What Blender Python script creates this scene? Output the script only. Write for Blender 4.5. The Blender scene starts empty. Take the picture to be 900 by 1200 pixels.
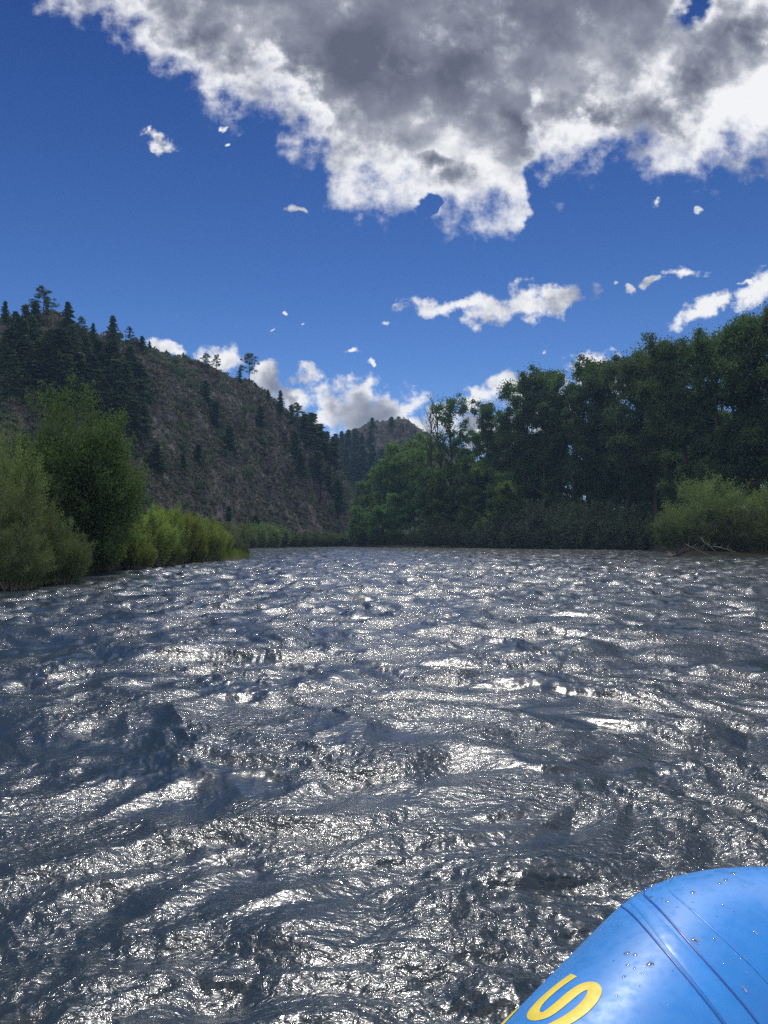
import bpy, math, random
import numpy as np
from mathutils import Vector, Matrix

random.seed(7)
RNG = np.random.default_rng(11)
C = bpy.context.scene.collection
CAMZ = 1.3
PITCH = math.atan(34 / 900)
SUN_AZ, SUN_EL = math.radians(2.0), math.radians(54.0)

# ------------------------------------------------------------------ helpers
def ray(px, py):
    """direction (y = 1) seen at a place of the 900 x 1200 photograph"""
    x, y, z = (px - 450) / 900, 1.0, (600 - py) / 900
    c, s = math.cos(PITCH), math.sin(PITCH)
    y2, z2 = y * c - z * s, y * s + z * c
    return x / y2, z2 / y2

def at(px, py, dist):
    u, v = ray(px, py)
    return u * dist, dist, CAMZ + v * dist

def ground_dist(py):
    return CAMZ / max(1e-3, -ray(450, py)[1])

def hash2(ix, iy, seed):
    h = (ix.astype(np.int64) * 374761393 + iy.astype(np.int64) * 668265263 + seed * 974634777) & 0xFFFFFFFF
    h = ((h ^ (h >> 13)) * 1274126177) & 0xFFFFFFFF
    h = h ^ (h >> 16)
    return h

def perlin(x, y, seed=0):
    x = np.asarray(x, float); y = np.asarray(y, float)
    x0 = np.floor(x); y0 = np.floor(y)
    fx, fy = x - x0, y - y0
    u = fx * fx * fx * (fx * (fx * 6 - 15) + 10)
    v = fy * fy * fy * (fy * (fy * 6 - 15) + 10)
    def g(ix, iy, dx, dy):
        a = (hash2(ix, iy, seed) & 0xFFFF) * (2 * math.pi / 65536)
        return np.cos(a) * dx + np.sin(a) * dy
    n00 = g(x0, y0, fx, fy); n10 = g(x0 + 1, y0, fx - 1, fy)
    n01 = g(x0, y0 + 1, fx, fy - 1); n11 = g(x0 + 1, y0 + 1, fx - 1, fy - 1)
    return 1.5 * ((n00 * (1 - u) + n10 * u) * (1 - v) + (n01 * (1 - u) + n11 * u) * v)

def fbm(x, y, seed=0, octv=4, rough=.5):
    a, f, s = 1.0, 1.0, 0.0
    for i in range(octv):
        s = s + a * perlin(x * f, y * f, seed + i * 17)
        a *= rough; f *= 2.03
    return s

def build_mesh(name, verts, faces, mat=None, smooth=False):
    """verts (N,3), faces (M,k) with k = 3 or 4, quickly"""
    verts = np.asarray(verts, np.float32); faces = np.asarray(faces, np.int32)
    me = bpy.data.meshes.new(name)
    n, m, k = len(verts), len(faces), faces.shape[1]
    me.vertices.add(n); me.vertices.foreach_set('co', verts.ravel())
    me.loops.add(m * k); me.loops.foreach_set('vertex_index', faces.ravel())
    me.polygons.add(m)
    me.polygons.foreach_set('loop_start', np.arange(0, m * k, k, dtype=np.int32))
    me.polygons.foreach_set('loop_total', np.full(m, k, np.int32))
    me.polygons.foreach_set('use_smooth', np.full(m, smooth, bool))
    me.update(calc_edges=True)
    if mat: me.materials.append(mat)
    return me

def link(name, data, parent=None, **props):
    o = bpy.data.objects.new(name, data)
    C.objects.link(o)
    if parent is not None: o.parent = parent
    for k, v in props.items():
        if v is not None: o[k] = v
    return o

def tube(path, radii, sides=6):
    """swept tube along a polyline"""
    path = np.asarray(path, float); radii = np.asarray(radii, float)
    n = len(path)
    t = np.gradient(path, axis=0); t /= np.linalg.norm(t, axis=1)[:, None] + 1e-9
    ref = np.array([0, 0, 1.0]) if abs(t[:, 2]).mean() < .7 else np.array([1.0, 0, 0])
    a = np.cross(t, ref); a /= np.linalg.norm(a, axis=1)[:, None] + 1e-9
    b = np.cross(t, a)
    th = np.linspace(0, 2 * math.pi, sides, endpoint=False)
    v = path[:, None] + radii[:, None, None] * (np.cos(th)[None, :, None] * a[:, None] + np.sin(th)[None, :, None] * b[:, None])
    v = v.reshape(-1, 3)
    i = np.arange(n - 1)[:, None] * sides; j = np.arange(sides)[None]
    j2 = (j + 1) % sides
    f = np.stack([i + j, i + j2, i + sides + j2, i + sides + j], -1).reshape(-1, 4)
    return v, f

def merge(parts):
    vs, fs, k = [], [], 0
    for v, f in parts:
        vs.append(v); fs.append(np.asarray(f) + k); k += len(v)
    return np.concatenate(vs), np.concatenate(fs)

def rnd_dirs(n, rng=RNG):
    d = rng.normal(size=(n, 3)); return d / np.linalg.norm(d, axis=1)[:, None]

def leaves(c, long_dir, size, aspect=.55, rng=RNG):
    """kite shaped leaf quads at centres c, long axis along long_dir"""
    n = len(c)
    size = np.broadcast_to(size, (n,))[:, None]
    l = long_dir / (np.linalg.norm(long_dir, axis=1)[:, None] + 1e-9)
    w = np.cross(l, rnd_dirs(n, rng)); w /= np.linalg.norm(w, axis=1)[:, None] + 1e-9
    nn = np.cross(l, w)
    v = np.stack([c - l * size * .5, c + w * size * .5 * aspect + nn * size * .08,
                  c + l * size * .5, c - w * size * .5 * aspect + nn * size * .08], 1).reshape(-1, 3)
    f = np.arange(4 * n).reshape(n, 4)
    return v, f

# ------------------------------------------------------------------ materials
def mat_new(name):
    m = bpy.data.materials.new(name); m.use_nodes = True
    nt = m.node_tree; nt.nodes.clear()
    out = nt.nodes.new('ShaderNodeOutputMaterial')
    return m, nt, out

def N(nt, t, **kw):
    n = nt.nodes.new(t)
    for k, v in kw.items():
        if k.startswith('i_'):
            n.inputs[k[2:].replace('_', ' ')].default_value = v
        else: setattr(n, k, v)
    return n

def mathn(nt, op, a, b=None, c=None, clamp=False):
    n = nt.nodes.new('ShaderNodeMath'); n.operation = op; n.use_clamp = clamp
    for i, x in enumerate((a, b, c)):
        if x is None: continue
        if isinstance(x, (int, float)): n.inputs[i].default_value = x
        else: nt.links.new(x, n.inputs[i])
    return n.outputs[0]

def maprange(nt, v, a, b, c=0.0, d=1.0, smooth=False):
    n = nt.nodes.new('ShaderNodeMapRange'); n.interpolation_type = 'SMOOTHSTEP' if smooth else 'LINEAR'
    nt.links.new(v, n.inputs[0])
    for i, x in enumerate((a, b, c, d)): n.inputs[i + 1].default_value = x
    return n.outputs[0]

def mixcol(nt, fac, a, b, mode='MIX'):
    n = nt.nodes.new('ShaderNodeMix'); n.data_type = 'RGBA'; n.blend_type = mode
    for sock, x in ((n.inputs[0], fac), (n.inputs[6], a), (n.inputs[7], b)):
        if isinstance(x, (int, float)): sock.default_value = x
        elif isinstance(x, tuple): sock.default_value = (*x, 1) if len(x) == 3 else x
        else: nt.links.new(x, sock)
    return n.outputs[2]

def foliage_mat(name, col_a, col_b, scale=.6, trans=.4, tcol=None):
    m, nt, out = mat_new(name)
    geo = N(nt, 'ShaderNodeNewGeometry'); oi = N(nt, 'ShaderNodeObjectInfo')
    nz = N(nt, 'ShaderNodeTexNoise', i_Scale=scale, i_Detail=3.0); nt.links.new(geo.outputs['Position'], nz.inputs['Vector'])
    f = maprange(nt, nz.outputs[0], .35, .65)
    rp = mathn(nt, 'MULTIPLY', geo.outputs['Random Per Island'], .5)
    f = mathn(nt, 'ADD', mathn(nt, 'MULTIPLY', f, .6), rp, clamp=True)
    col = mixcol(nt, f, col_a, col_b)
    hv = N(nt, 'ShaderNodeHueSaturation')
    nt.links.new(maprange(nt, oi.outputs['Random'], 0, 1, .475, .515), hv.inputs['Hue'])
    nt.links.new(maprange(nt, oi.outputs['Random'], 0, 1, .75, 1.25), hv.inputs['Value'])
    nt.links.new(col, hv.inputs['Color'])
    p = N(nt, 'ShaderNodeBsdfPrincipled', i_Roughness=.75)
    p.inputs['Specular IOR Level'].default_value = .1
    nt.links.new(hv.outputs[0], p.inputs['Base Color'])
    tr = N(nt, 'ShaderNodeBsdfTranslucent')
    tm = mixcol(nt, 1.0, hv.outputs[0], tcol or (1.0, 1.15, .55), 'MULTIPLY')
    nt.links.new(tm, tr.inputs[0])
    mx = N(nt, 'ShaderNodeMixShader'); mx.inputs[0].default_value = trans
    nt.links.new(p.outputs[0], mx.inputs[1]); nt.links.new(tr.outputs[0], mx.inputs[2])
    nt.links.new(mx.outputs[0], out.inputs[0])
    return m

def noise_mat(name, cols, scale, rough=.9, detail=8, bump=.0, bscale=None, dist=.05):
    """cols: list of (position, colour) on a noise ramp"""
    m, nt, out = mat_new(name)
    geo = N(nt, 'ShaderNodeNewGeometry')
    nz = N(nt, 'ShaderNodeTexNoise', i_Scale=scale, i_Detail=float(detail), i_Roughness=.62)
    nt.links.new(geo.outputs['Position'], nz.inputs['Vector'])
    cr = N(nt, 'ShaderNodeValToRGB'); e = cr.color_ramp.elements
    while len(e) < len(cols): e.new(.5)
    for el, (p_, c_) in zip(e, cols): el.position = p_; el.color = (*c_, 1)
    nt.links.new(nz.outputs[0], cr.inputs[0])
    p = N(nt, 'ShaderNodeBsdfPrincipled', i_Roughness=rough)
    p.inputs['Specular IOR Level'].default_value = .2
    nt.links.new(cr.outputs[0], p.inputs['Base Color'])
    if bump:
        n2 = N(nt, 'ShaderNodeTexNoise', i_Scale=bscale or scale * 4, i_Detail=6.0)
        nt.links.new(geo.outputs['Position'], n2.inputs['Vector'])
        b = N(nt, 'ShaderNodeBump', i_Strength=bump, i_Distance=dist)
        nt.links.new(n2.outputs[0], b.inputs['Height']); nt.links.new(b.outputs[0], p.inputs['Normal'])
    nt.links.new(p.outputs[0], out.inputs[0])
    return m

M = {}
M['bark'] = noise_mat('bark', [(.3, (.03, .025, .02)), (.7, (.09, .075, .06))], 3, .95, bump=.5, bscale=12, dist=.03)
M['deadwood'] = noise_mat('deadwood', [(.3, (.10, .085, .07)), (.7, (.28, .25, .21))], 3, .9)
M['pale_wood'] = noise_mat('pale_wood', [(.3, (.12, .11, .10)), (.7, (.30, .28, .25))], 3, .9)
M['needles'] = foliage_mat('needles', (.035, .06, .034), (.075, .115, .06), .4, .2)
M['needles_far'] = foliage_mat('needles_far', (.02, .045, .03), (.045, .08, .05), .3, .15)
M['cotton'] = foliage_mat('cottonwood_leaf', (.05, .088, .042), (.10, .155, .07), .35, .42)
M['cotton_light'] = foliage_mat('cottonwood_leaf_light', (.08, .14, .05), (.15, .235, .08), .35, .5)
M['alder'] = foliage_mat('alder_leaf', (.05, .105, .042), (.11, .19, .075), .8, .45)
M['willow_bright'] = foliage_mat('willow_bright', (.13, .18, .055), (.24, .29, .095), 1.4, .48)
M['willow_grey'] = foliage_mat('willow_grey', (.05, .075, .04), (.135, .17, .085), 1.8, .38)
M['willow_green'] = foliage_mat('willow_green', (.08, .125, .055), (.18, .23, .10), 1.2, .45)
M['shrub_dark'] = foliage_mat('shrub_dark', (.075, .11, .06), (.16, .20, .11), .8, .4)
M['sage'] = foliage_mat('sage', (.045, .053, .036), (.22, .215, .16), 1.3, .2, (1, 1, .9))
M['grass'] = foliage_mat('grass', (.07, .11, .03), (.17, .2, .06), .9, .4)
M['hill'] = noise_mat('hill_soil', [(.3, (.02, .022, .02)), (.45, (.04, .04, .034)), (.56, (.066, .063, .054)), (.72, (.115, .106, .093))], .16, .95, 12, .9, .9, .6)
M['crag'] = noise_mat('crag', [(.3, (.022, .02, .021)), (.5, (.05, .041, .042)), (.7, (.09, .073, .072))], .2, .95, 12, 1.0, .7, .8)
M['soil'] = noise_mat('bank_soil', [(.3, (.03, .027, .02)), (.55, (.06, .055, .038)), (.75, (.07, .085, .04))], .5, .95, 8, .5)

# ------------------------------------------------------------------ ground and hills
LBANK = [(-16, -60), (-11.5, -6), (-10.8, 10), (-10.7, 21), (-11.6, 27), (-12.6, 35), (-11.7, 45), (-9.9, 55), (-12, 62), (-22, 80), (-30, 105), (-27, 130), (-14, 152), (-8, 156)]
RBANK = [(-3, 150), (4, 140), (16, 131), (27, 120), (36, 108), (34, 92), (24.5, 66), (21.5, 57.5), (23, 55.5), (28, 55.5), (33, 48), (30, 20), (27, -10), (32, -60)]
RIVER = np.array(LBANK + RBANK, float)

def river_sd(x, y):
    """signed distance to the bank line, positive inside the river"""
    x = np.asarray(x, float); y = np.asarray(y, float)
    d = np.full(x.shape, 1e9); ins = np.zeros(x.shape, bool)
    P = RIVER
    for i in range(len(P)):
        ax, ay = P[i]; bx, by = P[(i + 1) % len(P)]
        ex, ey = bx - ax, by - ay
        t = np.clip(((x - ax) * ex + (y - ay) * ey) / (ex * ex + ey * ey), 0, 1)
        d = np.minimum(d, np.hypot(x - ax - t * ex, y - ay - t * ey))
        c = ((ay > y) != (by > y)) & (x < (bx - ax) * (y - ay) / (by - ay + 1e-12) + ax)
        ins ^= c
    return np.where(ins, d, -d)

def ground_z(x, y):
    sd = river_sd(x, y) + .7 * perlin(x / 2.3, y / 2.3, 3)
    z = np.where(sd > 0, np.maximum(-1.2, -sd * .35), np.minimum(.55, -sd * .35))
    z = z + np.where(sd < -1, .12 * perlin(x / 3, y / 3, 5) + np.clip((-sd - 4) * .01, 0, .5), 0)
    return z

def polar_grid(rs, azs):
    R, A = np.meshgrid(rs, azs, indexing='ij')
    nr, na = R.shape
    i = np.arange(nr - 1)[:, None] * na; j = np.arange(na - 1)[None]
    f = np.stack([i + j, i + j + 1, i + na + j + 1, i + na + j], -1).reshape(-1, 4)
    return R, A, f[:, ::-1]

# ground: one polar sheet out to the horizon
rs = np.concatenate([[.5], np.geomspace(3, 260, 260), np.geomspace(280, 1250, 24)])
az = np.concatenate([np.linspace(-180, -60, 60, endpoint=False), np.linspace(-60, 60, 420), np.linspace(60, 180, 60)[1:]])
R, A, F = polar_grid(rs, np.radians(az))
X, Y = R * np.sin(A), R * np.cos(A)
Z = ground_z(X, Y)
link('ground', build_mesh('ground', np.stack([X, Y, Z], -1).reshape(-1, 3), F, M['soil'], True), kind='structure')

class Hill:
    """hill as a height field round the viewer's stretch of river: foot line, crest line, flanks"""
    def __init__(s, keys, seed, back=1.6, gully=1.6, crag=None, shape=.95):
        # keys: (px, crest py, foot distance, crest distance)
        s.u = np.array([ray(k[0], 600)[0] for k in keys])
        s.az = np.arctan(s.u)
        s.v = np.array([ray(450, k[1])[1] for k in keys])
        s.r0 = np.array([k[2] for k in keys], float); s.r1 = np.array([k[3] for k in keys], float)
        s.seed, s.back, s.gully, s.crag, s.shape = seed, back, gully, crag, shape
    def z(s, x, y):
        x = np.asarray(x, float); y = np.asarray(y, float)
        a = np.arctan2(x, y)
        r0 = np.interp(a, s.az, s.r0); r1 = np.interp(a, s.az, s.r1); v = np.interp(a, s.az, s.v)
        H = np.maximum(v * r1 + CAMZ, 0.0)
        # crest distance measured along y
        t = (y - r0) / (r1 - r0)
        up = np.clip(t, 0, 1)
        prof = up ** s.shape * (1 - .06 * np.sin(up * math.pi * 2))
        t2 = np.clip(t - 1, 0, None) / s.back
        prof = np.where(t > 1, np.maximum(0, 1 - t2) ** 1.2, prof)
        edge = np.clip(H / 12, 0, 1) * np.clip(up * 4, 0, 1)
        z = H * prof
        g = perlin(a * 26 + .4 * perlin(x / 20, y / 20, s.seed), up * 1.3, s.seed + 1)
        crestfade = np.clip(np.abs(1 - t) * 4 + .12, 0, 1)
        z = z + edge * s.gully * g * crestfade
        z = z + edge * (.9 * fbm(x / 7, y / 7, s.seed + 2, 4, .55)) * np.clip(crestfade, .25, 1)
        if s.crag:
            w = s.crag(a, up, x, y)
            rg = np.abs(fbm(x / 9 , y / 15 + 3, s.seed + 9, 4, .6))
            st = 4.6 * (1 - 2.0 * rg) + 2.6 * (1 - 2 * np.abs(perlin(x / 2.6, y / 6, s.seed + 20)))
            z = z + edge * w * st * np.clip(crestfade, .3, 1)
        return z - .3
    def hit(s, px, py, dmax=None):
        """distance at which the sight line of a place in the photograph meets the hill"""
        u, v = ray(px, py)
        d = np.linspace(40, 420, 3000)
        zz = s.z(u * d, d) - (CAMZ + v * d)
        k = np.where(zz > 0)[0]
        if len(k) == 0:
            k = [int(np.argmax(s.z(u * d, d) / d))]
        return float(d[k[0]])
    def mesh(s, name, mat, dr=(60, 330), n=(360, 700), azr=None):
        a0, a1 = azr or (s.az[0], s.az[-1])
        R, A, F = polar_grid(np.linspace(dr[0], dr[1], n[0]), np.linspace(a0, a1, n[1]))
        Yy = R; Xx = R * np.tan(A)
        return build_mesh(name, np.stack([Xx, Yy, s.z(Xx, Yy)], -1).reshape(-1, 3), F, mat, True)

def crag_left(a, up, x, y):
    px = 450 + np.tan(a) * 900
    w = np.clip((px - 255) / 60, 0, 1) * np.clip((up - .12) * 4, 0, 1)
    w = np.maximum(w, .55 * np.clip(perlin(x / 22, y / 22, 77) * 2.5 - .1, 0, 1))
    return w
hillL = Hill([(-900, 420, 60, 150), (-500, 390, 60, 145), (-200, 345, 64, 140), (0, 374, 72, 140), (60, 378, 76, 142), (110, 394, 84, 148), (150, 402, 92, 156), (200, 414, 104, 168),
              (245, 430, 116, 180), (290, 450, 128, 192), (315, 466, 136, 200), (335, 488, 142, 206), (360, 506, 150, 212), (378, 520, 156, 216), (392, 540, 162, 220),
              (402, 566, 166, 222), (412, 600, 170, 222), (425, 632, 172, 222), (440, 640, 172, 222)], 5, crag=crag_left)
link('hill', hillL.mesh('hill', M['hill'], (55, 300), (420, 900)), kind='structure')
hillB = Hill([(150, 560, 250, 330), (330, 530, 250, 335), (383, 517, 250, 340), (402, 510, 250, 340), (417, 501, 250, 337), (429, 496, 248, 335), (440, 495, 248, 332), (453, 494, 246, 330), (466, 492, 246, 330), (478, 495, 246, 330), (490, 503, 246, 330), (502, 512, 246, 330), (520, 520, 246, 330),
              (545, 535, 250, 330), (570, 548, 250, 335), (620, 580, 250, 340), (720, 610, 250, 350), (900, 625, 250, 360)], 31,
             crag=lambda a, up, x, y: np.clip((up - .35) * 3, 0, 1) * np.clip(1 - np.abs(450 + np.tan(a) * 900 - 480) / 90, 0, 1), gully=2.2)
link('rocky_hill', hillB.mesh('rocky_hill', M['crag'], (235, 470), (200, 420)), kind='structure')

# sagebrush and low scrub on the hill: uncountable, one object
def scrub(hill, n, pxr, upr, size, mat, name, label, seed, dens=None):
    rng = np.random.default_rng(seed)
    px = rng.uniform(pxr[0], pxr[1], n); up = rng.uniform(upr[0], upr[1], n) ** .8
    a = np.arctan((px - 450) / 900)
    r0 = np.interp(a, hill.az, hill.r0); r1 = np.interp(a, hill.az, hill.r1)
    y = r0 + (r1 - r0) * up; x = y * np.tan(a)
    k = perlin(x / 6, y / 6, seed) + .4 * rng.normal(size=n) > -.25
    x, y = x[k], y[k]
    z = hill.z(x, y); s = rng.uniform(*size, len(x)) * (1 + .6 * (rng.random(len(x)) > .93))
    L = 26
    d = rnd_dirs(len(x) * L, rng).reshape(-1, L, 3); d[..., 2] = np.abs(d[..., 2])
    rad = rng.uniform(.5, 1, (len(x), L, 1))
    c = np.stack([x, y, z], -1)[:, None] + d * rad * s[:, None, None] * np.array([.6, .6, .5])
    v, f = leaves(c.reshape(-1, 3), d.reshape(-1, 3) + np.array([0, 0, .6]), np.repeat(s, L) * rng.uniform(.28, .5, len(x) * L), .6, rng)
    return link(name, build_mesh(name, v, f, mat), label=label, category='shrubs', kind='stuff')
scrub(hillL, 26000, (-150, 415), (0, 1), (.5, 1.15), M['sage'], 'sagebrush', 'grey green sagebrush dotted all over the steep brown hillside on the left', 101)
scrub(hillL, 1500, (-150, 415), (0, 1), (1.0, 1.9), M['needles'], 'scrub', 'dark round junipers and brush scattered over the left hillside', 103)
scrub(hillB, 2500, (380, 600), (0, 1), (.6, 1.3), M['shrub_dark'], 'scrub', 'dark scrub covering the more distant rocky hill', 102)

# ------------------------------------------------------------------ trees (prototypes are mesh data; things are linked copies)
def bent_path(p0, p1, n, wob, rng):
    t = np.linspace(0, 1, n)[:, None]
    p = p0 * (1 - t) + p1 * t
    w = np.cumsum(rng.normal(size=(n, 3)) * wob, axis=0); w -= t * w[-1]
    return p + w

def cottonwood(H, W, seed, nl=15, nleaf=15000, base=.16, leafsize=.30, mat='cotton', dense=1.0, trunks=1, top_bias=0.0):
    rng = np.random.default_rng(seed)
    wood = []; cl = []; cr = []
    for tk in range(trunks):
        off = rng.uniform(-.5, .5, 3) * (0 if trunks == 1 else 1.2); off[2] = 0
        top = np.array([rng.uniform(-.08, .08) * H, rng.uniform(-.05, .05) * H, H * .93]) + off
        tr = bent_path(off, top, 12, H * .008, rng)
        r = np.linspace(.028 * H * .55, .05, 12) / (trunks ** .5); r[0] *= 1.3
        wood.append(tube(tr, r, 8))
        for k in range(nl):
            h = base + (1 - base) * ((k + rng.random()) / nl) ** (1 - top_bias) * .93
            p0 = np.array([np.interp(h, np.linspace(0, .93, 12), tr[:, i]) for i in range(3)])
            env = W * .5 * math.sin(min(1, .18 + .95 * (1 - h) ** .75 * 1.1) * math.pi * .62) * (0.55 + .45 * min(1, (h - base + .08) * 5))
            an = rng.uniform(0, 2 * math.pi) + k * 2.4
            ln = env * rng.uniform(.65, 1.1)
            p1 = p0 + np.array([math.cos(an) * ln, math.sin(an) * ln, ln * rng.uniform(.35, .9)])
            p1[2] = min(p1[2], H * (.9 + .1 * rng.random()))
            lp = bent_path(p0, p1, 6, .03 * ln, rng)
            wood.append(tube(lp, np.linspace(max(.03, .012 * H * (1.1 - h)), .02, 6), 5))
            for q in np.linspace(.35, 1.0, 4):
                c = np.array([np.interp(q, np.linspace(0, 1, 6), lp[:, i]) for i in range(3)])
                for _ in range(2):
                    c2 = c + rng.normal(size=3) * np.array([.09, .09, .06]) * W * .75
                    cl.append(c2); cr.append(rng.uniform(.45, 1.0) * W * .105)
                    if rng.random() < .5: wood.append(tube(np.array([c, (c + c2) / 2 + rng.normal(size=3) * .05, c2]), [.03, .02, .012], 4))
        cl.append(top); cr.append(W * .1); cl.append(top + np.array([0, 0, H * .03])); cr.append(W * .06)
    cl = np.array(cl); cr = np.array(cr)
    wgt = cr ** 1.8; wgt /= wgt.sum()
    nleaf = int(nleaf * dense)
    idx = rng.choice(len(cl), nleaf, p=wgt)
    d = rnd_dirs(nleaf, rng); rad = rng.random(nleaf) ** .45
    c = cl[idx] + d * (rad * cr[idx])[:, None] * np.array([1, 1, .72])
    # sprays trailing out of the clumps
    k = rng.random(nleaf) < .28
    c[k] += d[k] * cr[idx][k][:, None] * rng.uniform(.1, 1.1, (k.sum(), 1))
    c = c[c[:, 2] > .4]
    v, f = leaves(c, rnd_dirs(len(c), rng) + np.array([0, 0, -.3]), rng.uniform(.6, 1.3, len(c)) * leafsize, .62, rng)
    wv, wf = merge(wood)
    return [('trunk', build_mesh('trunk', wv, wf, M['bark'], True)), ('crown', build_mesh('crown', v, f, M[mat]))]

def conifer(H, W, seed, nleaf=5000, mat='needles', ragged=.25, base=.1):
    rng = np.random.default_rng(seed)
    tr = bent_path(np.zeros(3), np.array([rng.uniform(-.03, .03) * H, 0, H]), 8, .006 * H, rng)
    wood = [tube(tr, np.linspace(.018 * H, .01, 8), 6)]
    C_, D_ = [], []
    nw = int(26 + rng.integers(0, 6)); nb = 6
    per = max(4, nleaf // (nw * nb))
    for i in range(nw):
        h = base + (1 - base) * i / nw
        for b in range(nb):
            if rng.random() < ragged * .35: continue
            an = rng.uniform(0, 2 * math.pi)
            ln = W * .5 * (1 - h) ** .68 * rng.uniform(1 - ragged * 1.6, 1.12) * (1 + .35 * math.sin(h * 17 + b * 2.1 + seed)) + .15
            p0 = np.array([0, 0, h * H]); p1 = p0 + np.array([math.cos(an) * ln, math.sin(an) * ln, -ln * rng.uniform(-.15, .35)])
            wood.append(tube(np.array([p0, (p0 + p1) / 2 + np.array([0, 0, .05 * ln]), p1]), [.02, .014, .006], 4))
            q = rng.random(per) ** .7
            c = p0 + (p1 - p0) * q[:, None] + rng.normal(size=(per, 3)) * np.array([.09, .09, .06]) * W * .42 * (1.2 - q[:, None])
            C_.append(c); D_.append(np.tile(p1 - p0, (per, 1)) + rng.normal(size=(per, 3)) * ln * .5)
    c = np.concatenate(C_); d = np.concatenate(D_)
    v, f = leaves(c, d, rng.uniform(.5, 1.2, len(c)) * .05 * H, .5, rng)
    wv, wf = merge(wood)
    return [('trunk', build_mesh('trunk', wv, wf, M['bark'], True)), ('crown', build_mesh('crown', v, f, M[mat]))]

def pine(H, W, seed, nleaf=5000, mat='needles', base=.35):
    """open crowned pine: bare lower trunk, layered clumps"""
    rng = np.random.default_rng(seed)
    top = np.array([rng.uniform(-.06, .06) * H, 0, H])
    tr = bent_path(np.zeros(3), top, 9, .012 * H, rng)
    wood = [tube(tr, np.linspace(.022 * H, .02, 9), 7)]; cl = []; cr = []
    for k in range(20):
        h = base + (1 - base) * (k + rng.random() * .7) / 20
        p0 = np.array([np.interp(h, np.linspace(0, 1, 9), tr[:, i]) for i in range(3)])
        an = k * 2.4 + rng.uniform(-.5, .5); ln = W * .5 * (1.05 - .75 * ((h - base) / (1 - base)) ** 1.6) * rng.uniform(.6, 1.1)
        p1 = p0 + np.array([math.cos(an) * ln, math.sin(an) * ln, ln * rng.uniform(.05, .45)])
        lp = bent_path(p0, p1, 5, .04 * ln, rng); wood.append(tube(lp, np.linspace(.009 * H, .012, 5), 5))
        for q in (2, 3, 4, 4):
            cl.append(lp[q] + rng.normal(size=3) * np.array([.05, .05, .02]) * W); cr.append(W * rng.uniform(.07, .13))
    cl.append(top); cr.append(W * .12); cl = np.array(cl); cr = np.array(cr)
    idx = rng.integers(0, len(cl), nleaf); d = rnd_dirs(nleaf, rng)
    c = cl[idx] + d * (rng.random(nleaf) ** .5 * cr[idx])[:, None] * np.array([1, 1, .5])
    v, f = leaves(c, d + np.array([0, 0, .5]), rng.uniform(.5, 1.2, nleaf) * .035 * H, .4, rng)
    wv, wf = merge(wood)
    return [('trunk', build_mesh('trunk', wv, wf, M['bark'], True)), ('crown', build_mesh('crown', v, f, M[mat]))]

def snag(H, seed, nb=26, spread=.26):
    rng = np.random.default_rng(seed)
    tr = bent_path(np.zeros(3), np.array([rng.uniform(-.04, .04) * H, 0, H]), 12, .008 * H, rng)
    wood = [tube(tr, np.linspace(.015 * H, .02, 12), 7)]
    for k in range(nb):
        h = .35 + .62 * (k + rng.random()) / nb
        p0 = np.array([np.interp(h, np.linspace(0, 1, 12), tr[:, i]) for i in range(3)])
        an = rng.uniform(0, 2 * math.pi); ln = H * spread * rng.uniform(.4, 1) * (1.15 - h * .6)
        p1 = p0 + np.array([math.cos(an) * ln * .6, math.sin(an) * ln * .6, ln * rng.uniform(.6, 1.1)])
        lp = bent_path(p0, p1, 6, .04 * ln, rng); wood.append(tube(lp, np.linspace(.004 * H, .018, 6), 5))
        for q in (2, 3, 4, 4, 5, 5):
            p2 = lp[q] + rnd_dirs(1, rng)[0] * ln * .3 + np.array([0, 0, ln * .3])
            wood.append(tube(bent_path(lp[q], p2, 4, .02 * ln, rng), np.linspace(.022, .009, 4), 4))
    v, f = merge(wood)
    return v, f

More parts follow.
